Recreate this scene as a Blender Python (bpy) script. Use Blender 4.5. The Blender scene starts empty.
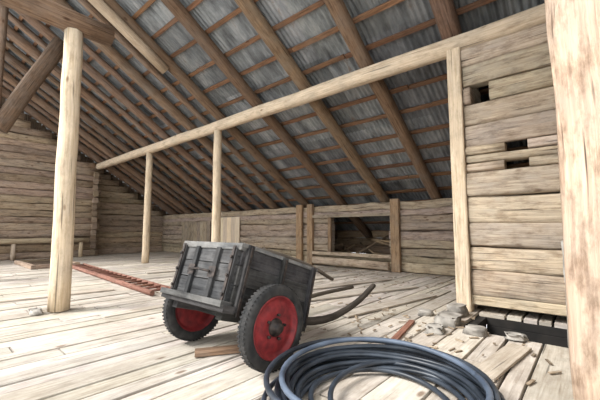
import bpy, math, random
from mathutils import Vector, Matrix
R = random.Random(7)
scene = bpy.context.scene

# ---------------------------------------------------------------- materials
def nt(name):
    m = bpy.data.materials.new(name); m.use_nodes = True
    t = m.node_tree; b = t.nodes['Principled BSDF']
    return m, t, b
def N(t, typ, **k):
    n = t.nodes.new(typ)
    for a, v in k.items(): setattr(n, a, v)
    return n
def ramp(t, stops):
    r = N(t, 'ShaderNodeValToRGB'); e = r.color_ramp.elements
    while len(e) < len(stops): e.new(0.5)
    for i, (p, c) in enumerate(stops):
        e[i].position = p; e[i].color = (*c, 1) if len(c) == 3 else c
    return r
def s(c): # sRGB 0-255 -> linear
    return tuple(((x/255)/12.92 if x/255 <= .04045 else ((x/255+.055)/1.055)**2.4) for x in c)
def mixc(t, typ, fac, a, b):
    m = N(t, 'ShaderNodeMix', data_type='RGBA', blend_type=typ)
    if isinstance(fac, (int, float)): m.inputs[0].default_value = fac
    else: t.links.new(fac, m.inputs[0])
    for sock, v in ((m.inputs[6], a), (m.inputs[7], b)):
        if isinstance(v, tuple): sock.default_value = (*v, 1)
        else: t.links.new(v, sock)
    return m.outputs[2]
def wood(name, dark, light, stain=(120,110,100), stain_amt=.5, rough=.85, knots=True, bump=.35, crack=.6, blotch=.35, dirt=0):
    m, t, b = nt(name)
    uv = N(t, 'ShaderNodeUVMap', uv_map='grain')
    mp = N(t, 'ShaderNodeMapping'); mp.inputs['Scale'].default_value = (1.1, 22, 1)
    t.links.new(uv.outputs[0], mp.inputs[0])
    n1 = N(t, 'ShaderNodeTexNoise'); n1.inputs['Scale'].default_value = 1.6; n1.inputs['Detail'].default_value = 9; n1.inputs['Roughness'].default_value=.62; n1.inputs['Distortion'].default_value = .25
    t.links.new(mp.outputs[0], n1.inputs['Vector'])
    r1 = ramp(t, [(.3, s(dark)), (.62, s(light))]); t.links.new(n1.outputs[0], r1.inputs[0])
    # grey weather stains
    n2 = N(t, 'ShaderNodeTexNoise'); n2.inputs['Scale'].default_value = 2.1; n2.inputs['Detail'].default_value = 7; n2.inputs['Roughness'].default_value=.65
    t.links.new(uv.outputs[0], n2.inputs['Vector'])
    r2 = ramp(t, [(.42, (0,0,0)), (.66, (1,1,1))]); t.links.new(n2.outputs[0], r2.inputs[0])
    ms = N(t, 'ShaderNodeMath', operation='MULTIPLY'); ms.inputs[1].default_value = stain_amt
    t.links.new(r2.outputs[0], ms.inputs[0])
    c = mixc(t, 'MIX', ms.outputs[0], r1.outputs[0], s(stain))
    # dark dirty blotches
    mp5 = N(t, 'ShaderNodeMapping'); mp5.inputs['Scale'].default_value = (2.2, 6, 1); mp5.inputs['Location'].default_value=(11,5,0)
    t.links.new(uv.outputs[0], mp5.inputs[0])
    n5 = N(t, 'ShaderNodeTexNoise'); n5.inputs['Scale'].default_value = 1.5; n5.inputs['Detail'].default_value = 8; n5.inputs['Roughness'].default_value=.7
    t.links.new(mp5.outputs[0], n5.inputs['Vector'])
    r5 = ramp(t, [(.34, (1-blotch,1-blotch*1.08,1-blotch*1.15)), (.52, (1,1,1))]); t.links.new(n5.outputs[0], r5.inputs[0])
    c = mixc(t, 'MULTIPLY', 1.0, c, r5.outputs[0])
    if dirt:
        tc = N(t, 'ShaderNodeTexCoord')
        n6 = N(t, 'ShaderNodeTexNoise'); n6.inputs['Scale'].default_value = .9; n6.inputs['Detail'].default_value = 9; n6.inputs['Roughness'].default_value=.7
        t.links.new(tc.outputs['Object'], n6.inputs['Vector'])
        r6 = ramp(t, [(.38, (1-dirt,1-dirt*1.08,1-dirt*1.2)), (.56, (1,1,1))]); t.links.new(n6.outputs[0], r6.inputs[0])
        c = mixc(t, 'MULTIPLY', 1.0, c, r6.outputs[0])
    # cracks
    mp3 = N(t, 'ShaderNodeMapping'); mp3.inputs['Scale'].default_value = (.7, 26, 1)
    t.links.new(uv.outputs[0], mp3.inputs[0])
    n3 = N(t, 'ShaderNodeTexNoise'); n3.inputs['Scale'].default_value = 1.0; n3.inputs['Detail'].default_value = 3
    t.links.new(mp3.outputs[0], n3.inputs['Vector'])
    r3 = ramp(t, [(.31, (1-crack,)*3), (.36, (1,1,1))]); t.links.new(n3.outputs[0], r3.inputs[0])
    c = mixc(t, 'MULTIPLY', 1.0, c, r3.outputs[0])
    if knots:
        mp4 = N(t, 'ShaderNodeMapping'); mp4.inputs['Scale'].default_value = (1.6, 3.4, 1)
        t.links.new(uv.outputs[0], mp4.inputs[0])
        v = N(t, 'ShaderNodeTexVoronoi'); v.inputs['Scale'].default_value = 1.0
        t.links.new(mp4.outputs[0], v.inputs['Vector'])
        r4 = ramp(t, [(.05, (.3,.2,.14)), (.11, (1,1,1))]); t.links.new(v.outputs['Distance'], r4.inputs[0])
        c = mixc(t, 'MULTIPLY', .8, c, r4.outputs[0])
    at = N(t, 'ShaderNodeAttribute', attribute_name='tint')
    c = mixc(t, 'MULTIPLY', 1.0, c, at.outputs['Color'])
    t.links.new(c, b.inputs['Base Color'])
    b.inputs['Roughness'].default_value = rough
    b.inputs['Specular IOR Level'].default_value = .2
    bp = N(t, 'ShaderNodeBump'); bp.inputs['Strength'].default_value = bump; bp.inputs['Distance'].default_value = .03
    mm = N(t, 'ShaderNodeMath', operation='MULTIPLY'); t.links.new(n1.outputs[0], mm.inputs[0]); t.links.new(r3.outputs[0], mm.inputs[1])
    t.links.new(mm.outputs[0], bp.inputs['Height']); t.links.new(bp.outputs[0], b.inputs['Normal'])
    return m
def plain(name, c1, c2, scale=6, rough=.6, metal=0, bump=.1):
    m, t, b = nt(name)
    tc = N(t, 'ShaderNodeTexCoord')
    n = N(t, 'ShaderNodeTexNoise'); n.inputs['Scale'].default_value = scale; n.inputs['Detail'].default_value = 6
    t.links.new(tc.outputs['Object'], n.inputs['Vector'])
    r = ramp(t, [(.35, s(c1)), (.65, s(c2))]); t.links.new(n.outputs[0], r.inputs[0])
    t.links.new(r.outputs[0], b.inputs['Base Color'])
    b.inputs['Roughness'].default_value = rough; b.inputs['Metallic'].default_value = metal
    bp = N(t, 'ShaderNodeBump'); bp.inputs['Strength'].default_value = bump; bp.inputs['Distance'].default_value = .02
    t.links.new(n.outputs[0], bp.inputs['Height']); t.links.new(bp.outputs[0], b.inputs['Normal'])
    return m

M_floor = wood('floor_wood', (178,166,152), (212,204,193), (198,192,185), .55, bump=.35, crack=.6, blotch=.26, dirt=.22)
M_raft = wood('rafter_wood', (90,70,55), (138,114,93), (120,109,99), .65, bump=.5)
M_purl = wood('purlin_wood', (182,160,134), (218,201,177), (178,166,149), .5, crack=.6, blotch=.3)
M_post = wood('post_wood', (186,164,134), (222,205,179), (190,176,158), .5, crack=.55, blotch=.28)
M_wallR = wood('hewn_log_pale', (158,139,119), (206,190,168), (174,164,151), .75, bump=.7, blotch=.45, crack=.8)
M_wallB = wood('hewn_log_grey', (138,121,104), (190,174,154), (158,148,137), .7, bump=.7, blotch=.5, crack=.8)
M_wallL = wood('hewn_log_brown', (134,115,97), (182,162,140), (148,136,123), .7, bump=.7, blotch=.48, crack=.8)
M_dwall = wood('door_frame_wood', (118,98,78), (162,138,112), (126,115,104), .6, bump=.5, blotch=.4)
M_bigpost = wood('old_post_wood', (154,130,111), (202,179,156), (170,155,141), .65, bump=.8, blotch=.5, crack=.8)
M_bat = wood('batten_wood', (96,69,50), (138,103,77), (102,88,76), .5)
M_cart = wood('cart_wood_dark', (26,26,28), (60,60,60), (100,98,96), .6, knots=False, crack=.5, bump=.5)
M_shaft = wood('shaft_wood', (70,64,58), (120,110,100), (60,56,52), .5, knots=False)
M_lad = wood('ladder_wood', (112,74,64), (148,108,92), (124,100,90), .4)
M_dark = plain('dark_underfloor', (24,22,20), (40,36,32), 5, .95)  # near-black tone for subfloor, floor pit and ground behind the back wall
M_stone = plain('field_stone', (112,107,100), (170,164,155), 7, .9, 0, .8)
M_plaster = plain('lime_plaster', (140,136,128), (184,179,170), 5, .9, 0, .8)
M_panel = wood('pale_panel_wood', (206,187,160), (232,216,192), (202,186,166), .3, knots=False, blotch=.1)
M_iron = plain('old_iron', (30,28,28), (72,62,56), 20, .6, .5, .2)
M_tyre = plain('tyre_rubber', (24,24,24), (54,52,50), 12, .85, 0, .2)
M_red = plain('red_paint', (92,20,24), (134,36,38), 14, .65, 0, .15)
M_pipe = plain('plastic_pipe', (30,35,42), (58,65,74), 4, .42, 0, .05)
M_pipe2 = plain('plastic_pipe_faded', (62,72,86), (92,103,118), 4, .5, 0, .05)

def sheet_mat():
    m, t, b = nt('corrugated_steel')
    tc = N(t, 'ShaderNodeTexCoord')
    mp = N(t, 'ShaderNodeMapping'); mp.inputs['Scale'].default_value=(2.6,.8,.8)
    t.links.new(tc.outputs['Object'], mp.inputs[0])
    n = N(t, 'ShaderNodeTexNoise'); n.inputs['Scale'].default_value = 1.3; n.inputs['Detail'].default_value = 10; n.inputs['Roughness'].default_value = .7
    t.links.new(mp.outputs[0], n.inputs['Vector'])
    r = ramp(t, [(.32, s((70,71,72))), (.5, s((122,125,126))), (.62,s((150,151,150))), (.70, s((116,97,82)))]); t.links.new(n.outputs[0], r.inputs[0])
    at = N(t, 'ShaderNodeAttribute', attribute_name='tint')
    c = mixc(t, 'MULTIPLY', 1.0, r.outputs[0], at.outputs['Color'])
    t.links.new(c, b.inputs['Base Color'])
    b.inputs['Metallic'].default_value = .15; b.inputs['Roughness'].default_value = .6
    return m
M_sheet = sheet_mat()

# ---------------------------------------------------------------- mesh builder
class MB:
    def __init__(s_): s_.v=[]; s_.f=[]; s_.uv=[]; s_.t=[]; s_.m=[]; s_.sm=[]
    def face(s_, idx, uvs, tint, mat, smooth=False):
        s_.f.append(idx); s_.uv.append(uvs); s_.t.append(tint); s_.m.append(mat); s_.sm.append(smooth)
    def sweep(s_, pts, hw, hh, kind='log', sides=12, jit=.0, tint=None, up=(0,0,1), mat=0, closed=False, taper=1.0, power=2.0, cap_mat=None, hue=.06):
        pts=[Vector(p) for p in pts]; up=Vector(up); n=len(pts)
        if tint is None:
            g=R.uniform(.72,1.08); tint=(g, g*R.uniform(1-hue,1), g*R.uniform(1-2*hue,1))
        if kind=='box':
            c=min(hw,hh)*.14
            prof=[(hw,-hh+c),(hw,hh-c),(hw-c,hh),(-hw+c,hh),(-hw,hh-c),(-hw,-hh+c),(-hw+c,-hh),(hw-c,-hh)]
        else:
            prof=[]
            for k in range(sides):
                a=2*math.pi*k/sides; ca,sa=math.cos(a),math.sin(a); e=2/power
                prof.append((hw*math.copysign(abs(ca)**e,ca), hh*math.copysign(abs(sa)**e,sa)))
        np_=len(prof)
        wob=[R.uniform(-1,1) for _ in range(np_)]
        base=len(s_.v); L=0; ls=[]
        uo,vo=R.uniform(0,60),R.uniform(0,60)
        for i,p in enumerate(pts):
            if i>0: L+=(p-pts[i-1]).length
            ls.append(L)
            if closed: tg=(pts[(i+1)%n]-pts[(i-1)%n])
            elif i==0: tg=pts[1]-pts[0]
            elif i==n-1: tg=pts[-1]-pts[-2]
            else: tg=pts[i+1]-pts[i-1]
            tg.normalize()
            sd=tg.cross(up)
            if sd.length<1e-3: sd=tg.cross(Vector((0,1,0)))
            sd.normalize(); u2=sd.cross(tg)
            k=1+(taper-1)*(i/(n-1))
            j=Vector((R.uniform(-jit,jit),R.uniform(-jit,jit),R.uniform(-jit,jit)))
            if not closed and (i==0 or i==n-1): j=j*.5
            for q,(a,b) in enumerate(prof):
                rr=k*(1+ (wob[q]*.5+R.uniform(-.5,.5))*(jit*1.2/max(hw,.02)))
                s_.v.append(p+j+sd*(a*rr)+u2*(b*rr))
        per=[0]
        for q in range(np_):
            a=prof[q]; b=prof[(q+1)%np_]; per.append(per[-1]+math.hypot(a[0]-b[0],a[1]-b[1]))
        rng=n if closed else n-1
        sm = kind!='box'
        for i in range(rng):
            i2=(i+1)%n
            l1=ls[i]; l2=ls[i2] if i2>i else l1+(pts[i2]-pts[i]).length
            for q in range(np_):
                q2=(q+1)%np_
                s_.face((base+i*np_+q, base+i*np_+q2, base+i2*np_+q2, base+i2*np_+q),
                        [(l1+uo,per[q]+vo),(l1+uo,per[q+1]+vo),(l2+uo,per[q+1]+vo),(l2+uo,per[q]+vo)], tint, mat, sm)
        if not closed:
            for i,rev in ((0,False),(n-1,True)):
                idx=[base+i*np_+q for q in range(np_)]; uvs=[(a*.6+uo+9,b+vo) for a,b in prof]
                if not rev: idx=idx[::-1]; uvs=uvs[::-1]
                s_.face(tuple(idx),uvs,tuple(x*.85 for x in tint),mat if cap_mat is None else cap_mat,False)
    def line(s_, p0, p1, hw, hh, seg=.8, **k):
        p0=Vector(p0); p1=Vector(p1); n=max(1,int((p1-p0).length/seg))
        s_.sweep([p0.lerp(p1,i/n) for i in range(n+1)], hw, hh, **k)
    def box(s_, lo, hi, **k):
        lo=Vector(lo); hi=Vector(hi); d=hi-lo; ax=max(range(3),key=lambda i:d[i]); c=(lo+hi)/2
        p0=c.copy(); p1=c.copy(); p0[ax]=lo[ax]; p1[ax]=hi[ax]
        if ax==2: up=(0,1,0); hw,hh=d[0]/2,d[1]/2
        elif ax==0: up=(0,0,1); hw,hh=d[1]/2,d[2]/2
        else: up=(0,0,1); hw,hh=d[0]/2,d[2]/2
        s_.sweep([p0,p1],hw,hh,kind='box',up=up,**k)
    def lathe(s_, prof, n=40, mat=0, tint=(1,1,1), org=(0,0,0)):
        base=len(s_.v); o=Vector(org); m=len(prof)
        for i in range(n):
            a=2*math.pi*i/n
            for (r,x) in prof: s_.v.append(o+Vector((x, r*math.cos(a), r*math.sin(a))))
        for i in range(n):
            i2=(i+1)%n
            for q in range(m-1):
                s_.face((base+i*m+q,base+i*m+q+1,base+i2*m+q+1,base+i2*m+q),[(i*.1,q*.1)]*4,tint,mat,True)
    def build(s_, name, mats, parent=None, loc=None):
        me=bpy.data.meshes.new(name); me.from_pydata([tuple(v) for v in s_.v],[],s_.f)
        for m in mats: me.materials.append(m)
        me.uv_layers.new(name='grain'); me.color_attributes.new('tint','FLOAT_COLOR','CORNER')
        us=[]; cs=[]
        for fi,f in enumerate(s_.f):
            for k in range(len(f)):
                us.extend(s_.uv[fi][k]); cs.extend((*s_.t[fi],1.0))
        me.uv_layers['grain'].data.foreach_set('uv',us)
        me.color_attributes['tint'].data.foreach_set('color',cs)
        me.polygons.foreach_set('material_index',s_.m)
        me.polygons.foreach_set('use_smooth',s_.sm)
        me.update()
        ob=bpy.data.objects.new(name,me); scene.collection.objects.link(ob)
        if parent is not None: ob.parent=parent
        return ob

# ---------------------------------------------------------------- dimensions
SL=.62; YP=5.58
XL,XR=-17.6,.25
YE=9.3; YB=11.4
def rz(y): return 7.98-SL*y      # rafter centre line
nrm=Vector((0,SL,1)).normalized()

# ---------------------------------------------------------------- floor
def floor():
    b=MB(); x=-19.2
    hx0,hx1,hy0,hy1=-1.22,.12,4.55,5.5
    while x<1.6:
        w=R.uniform(.16,.34); y=-3.0+R.uniform(-1,0)
        while y<YE+.2:
            L=R.uniform(1.4,4.2); y2=min(y+L,YE+.25)
            segs=[(y,y2)]
            if x+w>hx0 and x<hx1:
                segs=[]
                if y<hy0: segs.append((y,min(y2,hy0+R.uniform(-.08,.05))))
                if y2>hy1: segs.append((max(y,hy1),y2))
            for a,c in segs:
                if c-a<.15: continue
                dz=R.uniform(-.014,0); g=R.uniform(.76,1.08); sk=R.uniform(-.01,.01)
                b.line((x+w/2-sk,a+.01,-.025+dz),(x+w/2+sk,c-.01,-.025+dz+R.uniform(-.006,.002)),w/2-R.uniform(.006,.017),.024,seg=9,kind='box',tint=(g,g*R.uniform(.97,1),g*R.uniform(.93,1)))
            y=y2
        x+=w
    for lo,hi in (((-19.2,-4,-.16),(hx0,9.5,-.06)),((hx1,-4,-.16),(1.6,9.5,-.06)),((hx0,-4,-.16),(hx1,hy0,-.06)),((hx0,hy1,-.16),(hx1,9.5,-.06))):
        b.box(lo,hi,mat=1,tint=(1,1,1))
    b.box((hx0-.3,hy0-.3,-1.5),(hx1+.3,hy1+.3,-1.4),mat=1,tint=(1,1,1))
    b.box((hx0-.2,hy0,-1.4),(hx0,hy1,-.16),mat=1,tint=(1,1,1)); b.box((hx1,hy0,-1.4),(hx1+.2,hy1,-.16),mat=1,tint=(1,1,1))
    b.box((hx0,hy0-.2,-1.4),(hx1,hy0,-.16),mat=1,tint=(1,1,1)); b.box((hx0,hy1,-1.4),(hx1,hy1+.2,-.16),mat=1,tint=(1,1,1))
    b.box((-19.2,9.5,-.16),(1.6,YB+.3,-.04),mat=1,tint=(1,1,1))
    b.build('floor',[M_floor,M_dark])
floor()

# ---------------------------------------------------------------- roof
def roof():
    b=MB(); off=nrm*.215; slope=Vector((0,1,-SL)).normalized()
    y0=-.05; top=Vector((0,y0,rz(y0)))+off
    total=(YB+.5-y0)/slope.y; row=2.15; nrows=int(math.ceil(total/row))
    pitch=.105; wS=pitch*8; x=-19.3; k=0
    while x<1.6:
        for r in range(nrows):
            s0=r*row-.1; s1=min((r+1)*row+.05,total)
            g=R.uniform(.58,1.2); tint=(g,g*R.uniform(.98,1),g*R.uniform(.96,1.0))
            lift=nrm*(.006*((r+k)%2)+R.uniform(0,.003))
            nx=8*6+3; base=len(b.v)
            for e in (s0,s1):
                for i in range(nx+1):
                    xx=x+i*pitch/6
                    p=top+slope*e+lift+nrm*(.019*math.sin(2*math.pi*(xx+19.3)/pitch)) + (nrm*.015 if e==s1 else nrm*0)
                    b.v.append(Vector((xx,p.y,p.z)))
            for i in range(nx):
                b.face((base+i,base+i+1,base+nx+2+i,base+nx+1+i),[(0,0)]*4,tint,0,True)
        x+=wS; k+=1
    b.build('ceiling',[M_sheet])
    b=MB(); sdist=.15
    while sdist<total-.2:
        p=top-off+nrm*.168+slope*sdist
        xa=-19.2
        while xa<1.5:
            xb=min(xa+R.uniform(2.8,5),1.5)
            b.line((xa,p.y,p.z),(xb,p.y+R.uniform(-.03,.03),p.z),.045,.026,seg=1.5,kind='box',up=tuple(nrm),jit=.004)
            xa=xb+.01
        sdist+=R.uniform(.52,.66)
    b.build('roof_battens',[M_bat])
roof()
xs=[.02-1.6*i for i in range(12)]
for i,x in enumerate(xs):
    b=MB(); r=R.uniform(.125,.15); j=R.uniform(-.08,.08)
    b.line((x+j,-.02,rz(-.02)),(x-j,YB+.3,rz(YB+.3)),r,r,seg=1.0,jit=.012,power=R.choice([2,2.6,3.2]),sides=14)
    b.build('rafter',[M_raft])
for i in range(6):
    x=-8.8-1.6*i
    b=MB(); b.line((x,-.02,rz(-.02)+.05),(x,YB+.3,rz(YB+.3)+.05),.09,.09,seg=1.0,jit=.01)
    b.build('pole_rafter',[M_raft])
b=MB(); b.line((-8.05,.9,rz(.9)-.28),(-7.98,3.95,rz(3.95)-.28),.13,.12,seg=.6,jit=.01,tint=(.68,.64,.6)); b.build('rafter_brace_log',[M_purl])
b=MB(); b.line((-19,0,rz(0)-.27),(1.4,0,rz(0)-.27),.13,.13,seg=2,jit=.01); b.build('ridge_beam',[M_raft])
b=MB(); b.line((-18.6,YP,4.2),(1.3,YP,4.19),.15,.15,seg=1.2,jit=.014,power=2.3,sides=16,tint=(1,.98,.95)); b.build('purlin_beam',[M_purl])

# ---------------------------------------------------------------- posts
def post(name,x,y,z0,z1,r,dx=0,dy=0,kind='log',mat=M_post,jit=.008,hh=None,taper=.9,power=2):
    b=MB(); b.line((x,y,z0),(x+dx,y+dy,z1),r,hh or r,seg=.4,kind=kind,jit=jit,up=(0,1,0),taper=taper,power=power,sides=20,tint=(1,.98,.96))
    return b.build(name,[mat])
post('support_post',-12.3,YP,0,4.06,.125)
post('support_post',-8.0,YP,0,4.06,.125)
post('support_post',-6.1,1.5,0,4.36,.14,dx=.02,dy=-.03)
post('support_post',-11.0,1.12,0,6.9,.1,mat=M_raft)
post('corner_post',-1.5,YP-.05,0,4.07,.1,kind='box',jit=.003,hh=.1,taper=1)
post('corner_post',.075,2.75,0,6.1,.215,power=6,jit=.009,taper=1,mat=M_bigpost)
b=MB(); b.line((-6.1,-1.5,4.52),(-6.08,2.0,4.52),.17,.16,seg=.6,jit=.015,power=2.6,tint=(1,.97,.94)); b.build('tie_beam',[M_raft])
b=MB(); b.line((-11.0,1.2,3.7),(-10.9,2.35,6.42),.19,.16,seg=.6,jit=.012,power=3,up=(1,0,0)); b.build('diagonal_brace',[M_raft])

# ---------------------------------------------------------------- log walls
def logwall(b, org, d, length, rows, thick, holes=(), clip=None, mat=0, jit=.01, ends=.0, power=5, fat=1.0):
    org=Vector(org); d=Vector(d)
    for ri in range(len(rows)-1):
        z0,z1=rows[ri],rows[ri+1]; zc=(z0+z1)/2
        a0,a1=0,length
        if clip:
            c=clip(z1); a0=max(a0,c[0]); a1=min(a1,c[1])
        iv=[(a0-(ends if ri%2 else 0),a1+(ends if ri%2==0 else 0))]
        for (s0,s1,za,zb) in holes:
            if za-.01<=zc<=zb+.01:
                nv=[]
                for (p,q) in iv:
                    if s0>=q or s1<=p: nv.append((p,q)); continue
                    if s0>p: nv.append((p,s0))
                    if s1<q: nv.append((s1,q))
                iv=nv
        for (p,q) in iv:
            if q-p<.05: continue
            o=d.cross(Vector((0,0,1)))*R.uniform(-.02,.02)
            b.line(org+d*p+Vector((0,0,zc))+o, org+d*q+Vector((0,0,zc))+o, thick/2, (z1-z0)/2*fat, seg=.45, sides=16, power=power, jit=jit, mat=mat)
def rows(z0,z1,h):
    out=[z0]
    while out[-1]<z1-h*.6: out.append(out[-1]+h*R.uniform(.85,1.15))
    out[-1]=z1
    return out

b=MB()
rr=[.24,.60,.95,1.31,1.70,2.07,2.20,2.33,2.46,2.80,3.14,3.42,3.75,4.05]
logwall(b,(-1.39,YP,0),(1,0,0),1.65,rr,.2,holes=[(.1,.36,3.14,3.42),(.52,.79,2.33,2.46),(.5,.8,2.07,2.20)],jit=.010,power=5)
b.box((-1.4,YP-.07,.10),(.2,YP+.1,.24))
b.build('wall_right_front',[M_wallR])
b=MB()
logwall(b,(-1.45,YP+.16,0),(0,1,0),YE-YP-.3,rows(0,4.3,.3),.16,clip=lambda z:(0,(7.7-z)/SL-YP-.16))
b.build('wall_added_partition',[M_wallB])  # unseen wall, added so the holes in the front wall stay dark
b=MB()
logwall(b,(.46,2.4,0),(0,1,0),YB-2.4,rows(0,6.2,.32),.2,clip=lambda z:(0,(7.85-z)/SL-2.4))
b.build('wall_right',[M_wallR])
b=MB()
X0=-18.4
def S(x): return x-X0
holes=[(S(-6.6),S(-4.5),.46,1.62)]
logwall(b,(X0,YE,0),(1,0,0),S(XR+.1),[0,.26,.46,.68,.92,1.17,1.40,1.62,1.80,2.02],.2,holes=holes,jit=.022)
for x,w in ((-7.95,.13),(-7.45,.12),(-4.28,.13)):
    b.line((x,YE-.17,0),(x,YE-.17,2.1),w,.06,seg=.6,kind='box',up=(0,1,0),jit=.003,mat=1,tint=(1.15,1.08,.98))
b.line((-6.64,YE-.14,.4),(-6.64,YE-.14,1.7),.06,.04,kind='box',up=(0,1,0),mat=1)
b.line((-7.4,YE-.16,1.66),(-4.2,YE-.16,1.66),.06,.05,kind='box',mat=0)
b.line((-7.3,YE-.18,.42),(-4.4,YE-.18,.42),.09,.05,kind='box',mat=0,tint=(1.1,1.06,1))
b.line((-7.2,YE-.34,.2),(-4.45,YE-.30,.16),.06,.12,seg=1,mat=0,power=4,jit=.01,tint=(1.15,1.1,1.05))
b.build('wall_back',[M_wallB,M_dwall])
b=MB()
for i in range(6):
    b.line((-12.95+i*.29,YE-.17,.3),(-12.95+i*.29,YE-.17,1.75),.14,.025,kind='box',up=(0,1,0))
b.build('door_1',[M_panel])
b=MB(); 
for i in range(9):
    b.line((-15.9+i*.28,YE-.17,.25),(-15.9+i*.28,YE-.17,1.6),.135,.025,kind='box',up=(0,1,0))
b.build('door_2',[M_wallB])
b=MB(); logwall(b,(-19,YB,0),(1,0,0),20.4,[0,.3,.6,.9,1.15],.2); b.build('wall_outer',[M_dwall])
b=MB()
for i in range(14):
    x=R.uniform(-8.5,-4); b.line((x,R.uniform(9.9,10.3),R.uniform(0.0,.9) if i else .0),(x+R.uniform(-1.5,1.5),11.0,R.uniform(.1,1.0)),.035,.035,seg=.8)
b.build('timber_scrap_pile',[M_dwall])

b=MB()
logwall(b,(XL,-1.5,0),(0,1,0),YP+1.4,rows(0,6.4,.30),.22,clip=lambda z:(0,min(YP+1.4,(7.55-z)/SL+1.5)),jit=.018,ends=.22)
for i in range(13):
    b.line((XL-.9,YP-.12,.17+i*.3),(XL+R.uniform(.15,.3),YP-.12,.17+i*.3),.1,.13,sides=14,power=5,jit=.008)
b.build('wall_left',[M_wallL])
b=MB()
logwall(b,(XL-.8,YP,0),(0,1,0),YB-YP,rows(0,4.2,.28),.2,clip=lambda z:(0,(7.95-z)/SL-YP),jit=.018)
b.build('wall_left_far',[M_wallL])
# dark vertical boarding added outside the log work to block sky through gaps
b=MB(); y=-1.6
while y<YB+.1:
    w=R.uniform(.18,.24); zt=rz(max(y+w/2,0))+.24
    b.line((-18.85,y+w/2,0),(-18.85,y+w/2,zt),.02,w/2,kind='box',up=(0,1,0),seg=9,tint=(.5,.46,.42)); y+=w-.004
b.build('wall_gable_sky_block',[M_wallL])
b=MB(); b.line((XL+.45,-1.4,.75),(XL+.45,YP-.4,.75),.12,.1,seg=.8,jit=.01)
for y in (0.2,2.6,4.9): b.line((XL+.45,y,0),(XL+.45,y,.66),.08,.08,up=(0,1,0))
b.build('hay_rail',[M_purl])

# ---------------------------------------------------------------- stones / pier at the right
b=MB(); b.line((-.03,4.88,0),(-.03,4.88,1.08),.23,.5,seg=.14,up=(0,1,0),power=7,sides=24,jit=.012,tint=(1,1,1)); b.build('stone_pier',[M_plaster])
def stone(x,y,w,d,h):
    b=MB()
    b.sweep([(x,y,.0),(x,y,h*.5),(x,y,h*.93),(x,y,h)],w,d,sides=16,power=3.4,jit=.022,up=(0,1,0),tint=(1,1,1),taper=.82)
    b.build('foundation_stone',[M_stone])
stone(-1.46,4.6,.15,.2,.11); stone(-1.5,5.12,.12,.15,.15); stone(-1.47,4.15,.1,.12,.05); stone(-6.1,1.22,.1,.08,.05)
stone(-1.08,4.36,.12,.09,.07); stone(-1.85,4.85,.1,.1,.06); stone(-.7,4.42,.1,.06,.05)
# ---------------------------------------------------------------- loose planks, ladder, hatch
def plank(x0,y0,x1,y1,w,z=.0,h=.012,mat=M_floor,tint=None):
    b=MB(); b.line((x0,y0,z+h),(x1,y1,z+h),w,h,kind='box',seg=5,tint=tint); return b.build('loose_plank',[mat])
plank(-1.62,3.15,-1.84,4.35,.035,.0,.014,M_lad)
plank(-2.95,1.85,-2.6,2.4,.07,.0,.02,M_raft,(1.3,1.25,1.2))
plank(-3.9,4.1,-2.9,7.0,.13,tint=(.9,.88,.85))
plank(-4.6,4.6,-3.8,7.6,.13,tint=(.8,.77,.74))
plank(-5.6,4.9,-4.9,7.9,.13,tint=(.95,.93,.9))
plank(-2.7,4.0,-2.3,6.3,.12,tint=(.78,.76,.73))
plank(-7.6,.9,-7.35,2.7,.14)
plank(-.75,3.1,-.62,4.15,.1,tint=(.9,.86,.8))
plank(-9.4,4.3,-8.7,7.6,.12,tint=(.9,.87,.84))
b=MB()
for i in range(220):
    k=R.random()
    if k<.4: x,y=R.uniform(-2.6,-.3),R.uniform(3.1,5.2)
    elif k<.75: x,y=R.uniform(-7,-2),R.uniform(7.0,8.9)
    else: x,y=R.uniform(-8,-1.5),R.uniform(2.8,7)
    if x>-1.25 and y>4.3: continue
    a=R.uniform(0,3.14); l=R.uniform(.015,.06)
    g=R.uniform(.45,.9)
    b.sweep([(x-l*math.cos(a),y-l*math.sin(a),.006),(x+l*math.cos(a),y+l*math.sin(a),.008)],R.uniform(.006,.014),.005,kind='box',tint=(g,g*.95,g*.88))
b.build('wood_chip_litter',[M_wallR])
b=MB()
b.line((-12.7,3.75,.05),(-6.1,3.32,.05),.045,.05,seg=1.2,jit=.006,tint=(1,1,1)); b.line((-12.7,3.35,.05),(-6.1,2.92,.05),.045,.05,seg=1.2,jit=.006,tint=(1,1,1))
for i in range(20):
    t=(i+.5)/20; x=-12.7+6.6*t; y=3.75-.43*t
    b.line((x,y+.03,.07),(x-.02,y-.43,.07),.022,.022,seg=.5,sides=8)
b.build('wooden_ladder',[M_lad])
b=MB()
b.box((-15.4,2.5,0),(-13.0,3.6,.05),tint=(.25,.22,.2))  # shade of the open hatch, painted as a dark slab on the floor
for lo,hi in (((-15.5,2.4,0),(-12.9,2.52,.12)),((-15.5,3.58,0),(-12.9,3.7,.12)),((-15.5,2.52,0),(-15.38,3.58,.12)),((-13.02,2.52,0),(-12.9,3.58,.12))): b.box(lo,hi)
b.build('floor_hatch',[M_wallL])

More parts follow.
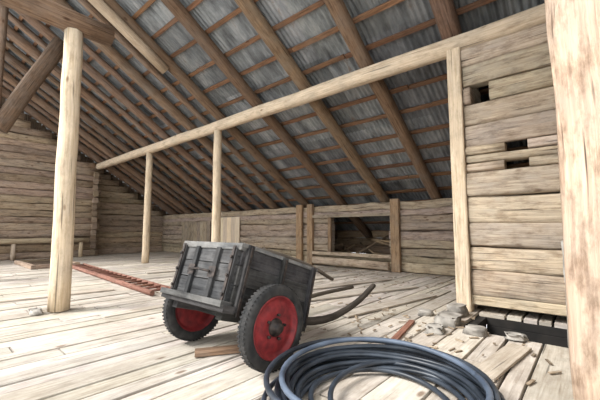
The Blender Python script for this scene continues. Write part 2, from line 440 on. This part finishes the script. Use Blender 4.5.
# ---------------------------------------------------------------- cart
cart=bpy.data.objects.new('horse_cart',None); scene.collection.objects.link(cart)
CX,CY,CZ,TH=-2.78,2.1,.362,math.radians(17)
cart.location=(CX,CY,CZ); cart.rotation_euler=(-TH,0,0)
def loc(x,y,z):
    dy,dz=y-CY,z-CZ; return (x-CX, dy*math.cos(TH)-dz*math.sin(TH), dy*math.sin(TH)+dz*math.cos(TH))
W=.46; L0,L1=-.38,.66; U0,U1=.10,.60
b=MB()
for i in range(5): b.box((-W+i*.186,L0-.02,U0-.03),(-W+i*.186+.178,L1,U0))
b.box((-W-.03,L0-.10,U0-.06),(W+.06,L0+.02,U0+.0))
b.box((-W-.02,L0-.13,U0-.02),(W+.05,L0-.02,U0+.03),tint=(1.5,1.5,1.45))
b.box((-W+.06,L0,-.03),(-W+.14,L1+.1,U0-.03)); b.box((W-.14,L0,-.03),(W-.06,L1+.1,U0-.03))
b.build('bed',[M_cart],cart)
for sx,nm in ((-1,'side_left'),(1,'side_right')):
    b=MB(); xo=sx*W
    hs=[(U0,U0+.165),(U0+.172,U0+.335),(U0+.342,U1)]
    for a,c in hs: b.box((xo-.014,L0,a),(xo+.014,L1,c))
    for l in (L0+.06,(L0+L1)/2,L1-.06):
        b.box((xo+sx*.033-.02,l-.03,U0-.05),(xo+sx*.033+.02,l+.03,U1+.03),mat=0)
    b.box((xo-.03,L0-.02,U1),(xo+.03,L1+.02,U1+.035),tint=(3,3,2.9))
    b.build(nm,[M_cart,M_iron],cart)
b=MB()
for i in range(3):
    b.box((-W+.02,L0-.02,U0+.03+i*.157),(W-.02,L0+.01,U0+.03+i*.157+.15),tint=(1.4,1.4,1.4))
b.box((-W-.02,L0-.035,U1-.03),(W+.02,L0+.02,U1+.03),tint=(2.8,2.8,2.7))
for x in (-W+.05,-.17,.17,W-.05): b.box((x-.03,L0-.05,U0+.0),(x+.03,L0-.02,U1-.02),tint=(.85,.85,.85))
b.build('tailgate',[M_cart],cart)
b=MB()
for x in (-W+.05,W-.05):
    b.box((x-.016,L0-.062,U0-.05),(x+.016,L0-.05,U1+.0),tint=(1,1,1))
    for u in (U0+.08,U0+.24,U0+.4): b.sweep([(x,L0-.06,u),(x,L0-.078,u)],.013,.013,sides=8,tint=(1,1,1))
for x in (-.17,.17):
    b.box((x-.05,L0-.06,U0+.2),(x+.05,L0-.05,U0+.3),tint=(1,1,1))
b.sweep([(-.17,L0-.08,U0+.25),(0,L0-.09,U0+.26),(.17,L0-.08,U0+.25)],.01,.01,sides=8,tint=(1,1,1))
for x in (W+.055,):
    for l in (L0+.06,(L0+L1)/2,L1-.06): b.box((x,l-.012,U0-.08),(x+.01,l+.012,U1+.01),tint=(1,1,1))
b.build('ironwork',[M_iron],cart)
b=MB()
for i in range(3): b.box((-W+.015,L1-.02,U0+.01+i*.157),(W-.015,L1+.01,U0+.01+i*.157+.15))
b.build('front_board',[M_cart],cart)
b=MB(); b.box((-.54,-.04,-.04),(.56,.04,.04)); b.box((-.44,-.06,.04),(.44,.06,U0-.05)); b.sweep([(-.66,0,0),(.70,0,0)],.025,.025,sides=12,mat=1,tint=(1,1,1))
b.build('axle',[M_cart,M_iron],cart)
def smooth(pts,n=8):
    P=[Vector(p) for p in pts]; out=[]
    for i in range(len(P)-1):
        a=P[max(i-1,0)];b_=P[i];c=P[i+1];d=P[min(i+2,len(P)-1)]
        for k in range(n):
            t=k/n; out.append(.5*((2*b_)+(c-a)*t+(2*a-5*b_+4*c-d)*t*t+(3*b_-a-3*c+d)*t**3))
    out.append(P[-1]); return out
b=MB()
b.sweep(smooth([loc(-2.38,2.1,.40),loc(-2.36,2.75,.24),loc(-2.36,3.3,.18),loc(-2.38,3.9,.26),loc(-2.42,4.4,.40)]),.048,.048,sides=10,jit=.002,taper=.75,tint=(.5,.5,.5))
b.build('shaft_right',[M_shaft],cart)
b=MB()
b.sweep(smooth([loc(-3.2,2.1,.40),loc(-3.22,2.75,.24),loc(-3.22,3.4,.2),loc(-3.2,4.2,.22),loc(-3.15,5.0,.22)]),.04,.04,sides=10,jit=.002,taper=.7)
b.build('shaft_left',[M_shaft],cart)
b=MB()
b.sweep(smooth([(.30,-.1,U1+.06),(.42,.5,U1+.06),(.36,1.15,U1+.0)]),.028,.02,sides=8,jit=.002)
b.build('pole',[M_shaft],cart)
for sx,nm in ((-1,'wheel_left'),(1,'wheel_right')):
    b=MB(); xo=.645 if sx>0 else -.58; f=sx
    ty=[(.262,-.045),(.285,-.056),(.325,-.055),(.35,-.042),(.360,-.018),(.360,.018),(.35,.042),(.325,.055),(.285,.056),(.262,.045),(.262,-.045)]
    b.lathe([(r,xo+x*f) for r,x in ty],48,0)
    for k in range(60):
        a=2*math.pi*k/60
        for q in (-1,1):
            c=Vector((xo+q*.024,.3585*math.cos(a),.3585*math.sin(a))); tdir=Vector((q*.016,-.004*math.sin(a),.004*math.cos(a)))
            b.sweep([c-tdir,c+tdir],.009,.004,kind='box',up=(0,math.cos(a),math.sin(a)),tint=(1,1,1),mat=0)
    rim=[(.266,-.04),(.272,.04),(.262,.052),(.25,.046),(.236,.02),(.215,.012),(.17,.028),(.12,.03),(.095,.022),(.075,.024)]
    b.lathe([(r,xo+x*f) for r,x in rim],48,1)
    rim2=[(.262,-.05),(.25,-.046),(.236,0),(.215,-.01),(.12,.01),(.05,.0)]
    b.lathe([(r,xo+x*f) for r,x in rim2],48,1)
    hub=[(.078,.02),(.074,.045),(.05,.055),(.045,.085),(.03,.095),(.0,.095)]
    b.lathe([(r,xo+x*f) for r,x in hub],24,2)
    for k in range(5):
        a=2*math.pi*k/5+.3
        c=Vector((xo,.105*math.cos(a),.105*math.sin(a)))
        b.sweep([c+Vector((.02*f,0,0)),c+Vector((.05*f,0,0))],.013,.013,sides=6,mat=2,tint=(1,1,1),up=(0,0,1))
    b.build(nm,[M_tyre,M_red,M_iron],cart)

# ---------------------------------------------------------------- pipe coil
b=MB(); cx,cy=-1.17,2.17; pr=.0195
pts=[]; turns=13
layer=[(0,0),(1,0),(2,0),(3.6,0),(.5,1),(1.5,1),(2.9,1),(1,2),(2.2,2),(0.2,2),(1.2,3),(.2,4),(5.0,0)]
for k in range(turns):
    rad0=.79-layer[k][0]*.055+R.uniform(-.02,.008); z0=.021+layer[k][1]*.044
    ox,oy=R.uniform(-.02,.035),R.uniform(-.035,.035); ph=R.uniform(0,6.28); am=R.uniform(.005,.018)
    for i in range(48):
        a=2*math.pi*i/48; w=1+am*math.sin(2*a+ph)
        pts.append(Vector((cx+ox+rad0*w*math.cos(a),cy+oy+rad0*w*math.sin(a),z0+.012*(1+math.sin(3*a+ph)))))
for _ in range(3):
    q=pts[:]
    for i in range(2,len(pts)-2): q[i]=(pts[i-2]+pts[i-1]+pts[i]+pts[i+1]+pts[i+2])/5
    pts=q
b.sweep(pts,pr,pr,sides=10,tint=(1,1,1))
for (ox,oy,rx,z,a0,a1,mt) in ((.12,-.05,.62,.03,.2,5.6,0),(.22,.12,.58,.06,1.0,6.6,0),(.02,-.03,.66,.215,.4,7.0,1)):
    b.sweep([Vector((cx+ox+rx*math.cos(a0+(a1-a0)*i/50),cy+oy+rx*math.sin(a0+(a1-a0)*i/50),z+.03*math.sin(i*.12)**2)) for i in range(51)],pr,pr,sides=10,tint=(1,1,1),mat=mt)
b.build('pipe_coil',[M_pipe,M_pipe2])

# ---------------------------------------------------------------- light
w=bpy.data.worlds.new('World'); scene.world=w; w.use_nodes=True
bg=w.node_tree.nodes['Background']; bg.inputs[0].default_value=(.93,.965,1,1); bg.inputs[1].default_value=2.7
sd=bpy.data.lights.new('sun','SUN'); sd.energy=5.6; sd.angle=math.radians(22); sd.color=(1,.985,.965)
so=bpy.data.objects.new('sun',sd); scene.collection.objects.link(so)
so.rotation_euler=Vector((.5,.78,-.85)).to_track_quat('-Z','Y').to_euler(); so.location=(-6,-6,9)

cd=bpy.data.cameras.new('camera'); cd.lens=20.04; cd.sensor_width=36; cd.clip_start=.05
co=bpy.data.objects.new('camera',cd); scene.collection.objects.link(co)
co.location=(0,0,1.2); co.rotation_euler=(math.radians(95.1),0,math.radians(41)); scene.camera=co
scene.view_settings.view_transform='Standard'; scene.view_settings.exposure=0; scene.view_settings.gamma=1.0
